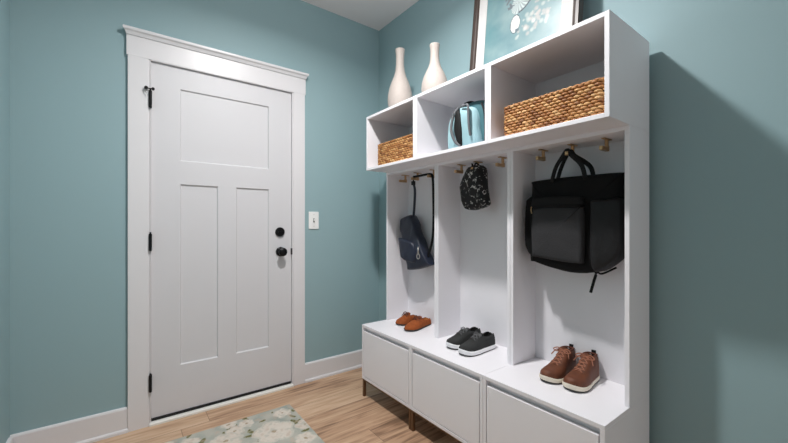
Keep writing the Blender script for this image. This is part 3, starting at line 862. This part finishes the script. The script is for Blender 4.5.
    for sg in (1, -1):
        tube(bm, smooth_path([(X, 0, zb_), (X + .006, sg * rb * .6, zb_ + .010), (X + .014, sg * rb * 1.1, zb_ + .002), (X + .016, sg * rb * .6, zb_ - .004), (X, 0, zb_)], 5), .0024, 6)
        tube(bm, smooth_path([(X, 0, zb_), (X + .012, sg * rb * .7, zb_ + .002), (X + .030, sg * rb * 1.15, zb_ - .014 if kind != 'boot' else zb_ - .020)], 5), .0022, 6)
    obj('laces', bm, M[laM], t, world=False, smooth=True)
    # tongue
    bm = bmesh.new()
    K = [s0 - .05, s0 - .01, s0 + .06, s0 + .14]
    ring_loft(bm, [[(s * L, -.017, z_at(max(s, s0)) + (.010 if i == 0 else 0) - .001), (s * L, 0, z_at(max(s, s0)) + (.012 if i == 0 else .0015)), (s * L, .017, z_at(max(s, s0)) + (.010 if i == 0 else 0) - .001), (s * L, .015, z_at(max(s, s0)) - .006), (s * L, -.015, z_at(max(s, s0)) - .006)] for i, s in enumerate(K)])
    obj('tongue', bm, M[upM], t, world=False, smooth=True)
    if kind == 'boot':
        bm = boxes((-.003, .004, -.009, .009, .070, .114)); obj('heel_loop', bm, M['strap'], t, world=False, bevel=.0015)
        bm = bmesh.new()
        pts = smooth_path([(.005, .030, .148), (.045, .034, .150), (.075, .030, .146)], 4); 
        tube(bm, smooth_path([(.078, .022, .100), (.045, .0215, .104), (.014, .017, .102), (.006, 0, .100), (.014, -.017, .102), (.045, -.0215, .104), (.078, -.022, .100)], 5), .0042, 8)
        obj('collar', bm, M['suede_d'], t, world=False, smooth=True)
    else:
        bm = bmesh.new(); pts = []
        for i, s in enumerate(S):
            if open_[0] + .02 < s < open_[1] - .03:
                p = ru[i][0][-1]; pts.append(p)
        mir = [(a, 2 * bend(a / L) - b, c) for a, b, c in pts][::-1]
        tube(bm, pts, .0022, 6); tube(bm, mir, .0022, 6)
        obj('collar', bm, M[upM], t, world=False, smooth=True)
    return t
def toe_at(kind, tx, ty, hx, hy, lab, **k):
    a = math.atan2(ty - hy, tx - hx); L = math.hypot(tx - hx, ty - hy)
    return shoe(kind, hx, hy, a, lab, L=L, **k)
toe_at('suede', -.262, -.585, -.085, -.580, 'left rust suede lace-up shoe, nearer the corner', W=.080)
toe_at('suede', -.302, -.728, -.060, -.676, 'right rust suede lace-up shoe, toe nearer the bench edge', W=.084)
toe_at('sneaker', -.316, -1.100, -.083, -1.117, 'left black canvas sneaker with white sole, nearer the divider', W=.086)
toe_at('sneaker', -.336, -1.208, -.096, -1.220, 'right black canvas sneaker with white sole, nearer the tall boots', W=.086)
toe_at('boot', -.290, -1.630, -.060, -1.624, 'left brown leather high-top boot, with cream sole and loose lace', W=.088)
toe_at('boot', -.284, -1.728, -.058, -1.720, 'right brown leather high-top boot, nearest the camera', W=.088)

# ------------------------------------------------------------------ lamps: two unseen fittings inferred from shadows and wall patch, plus an added glow
LX, LY, LZ = -1.01, -1.24, 2.655
def lamp(x, y, z, power, rad, lab, col=(1, .985, .975), spread=180):
    t = thing('ceiling_light', lab, 'ceiling light', (x, y, H - .0005))
    bm = bmesh.new(); lathe(bm, [(0, 0), (.09, 0), (.09, -.006), (.075, -.012), (.072, -.012), (.072, -.004), (0.0005, -.004)], x, y, H - .0005, 24); obj('canopy', bm, M['trim'], t)
    ld = bpy.data.lights.new('bulb', 'AREA'); ld.shape = 'DISK'; ld.energy = power; ld.size = rad; ld.color = col; ld.spread = math.radians(spread)
    lo = bpy.data.objects.new('bulb', ld); C.objects.link(lo); lo.location = (0, 0, z - H); lo.parent = t
    return t
t = lamp(LX, LY, H - .014, 32, .11, 'small white ceiling light above the middle of the room', spread=158)
# added point light at the same fitting, brightens the ceiling; no dome there
ld = bpy.data.lights.new('ceiling_fill', 'POINT'); ld.energy = 7; ld.shadow_soft_size = .05; ld.color = (1, .985, .975)
lo = bpy.data.objects.new('ceiling_fill', ld); C.objects.link(lo); lo.location = (0, 0, -.085); lo.parent = t
lamp(-3.15, -1.5, H - .014, 38, .13, 'white ceiling light in the hall beyond the doorway')

w = bpy.data.worlds.new('world'); scene.world = w; w.use_nodes = True
w.node_tree.nodes['Background'].inputs[0].default_value = (.97, .985, 1, 1)
w.node_tree.nodes['Background'].inputs[1].default_value = .62

vs = scene.view_settings
vs.view_transform = 'Standard'; vs.look = 'None'; vs.exposure = 0; vs.gamma = 1; vs.use_curve_mapping = False
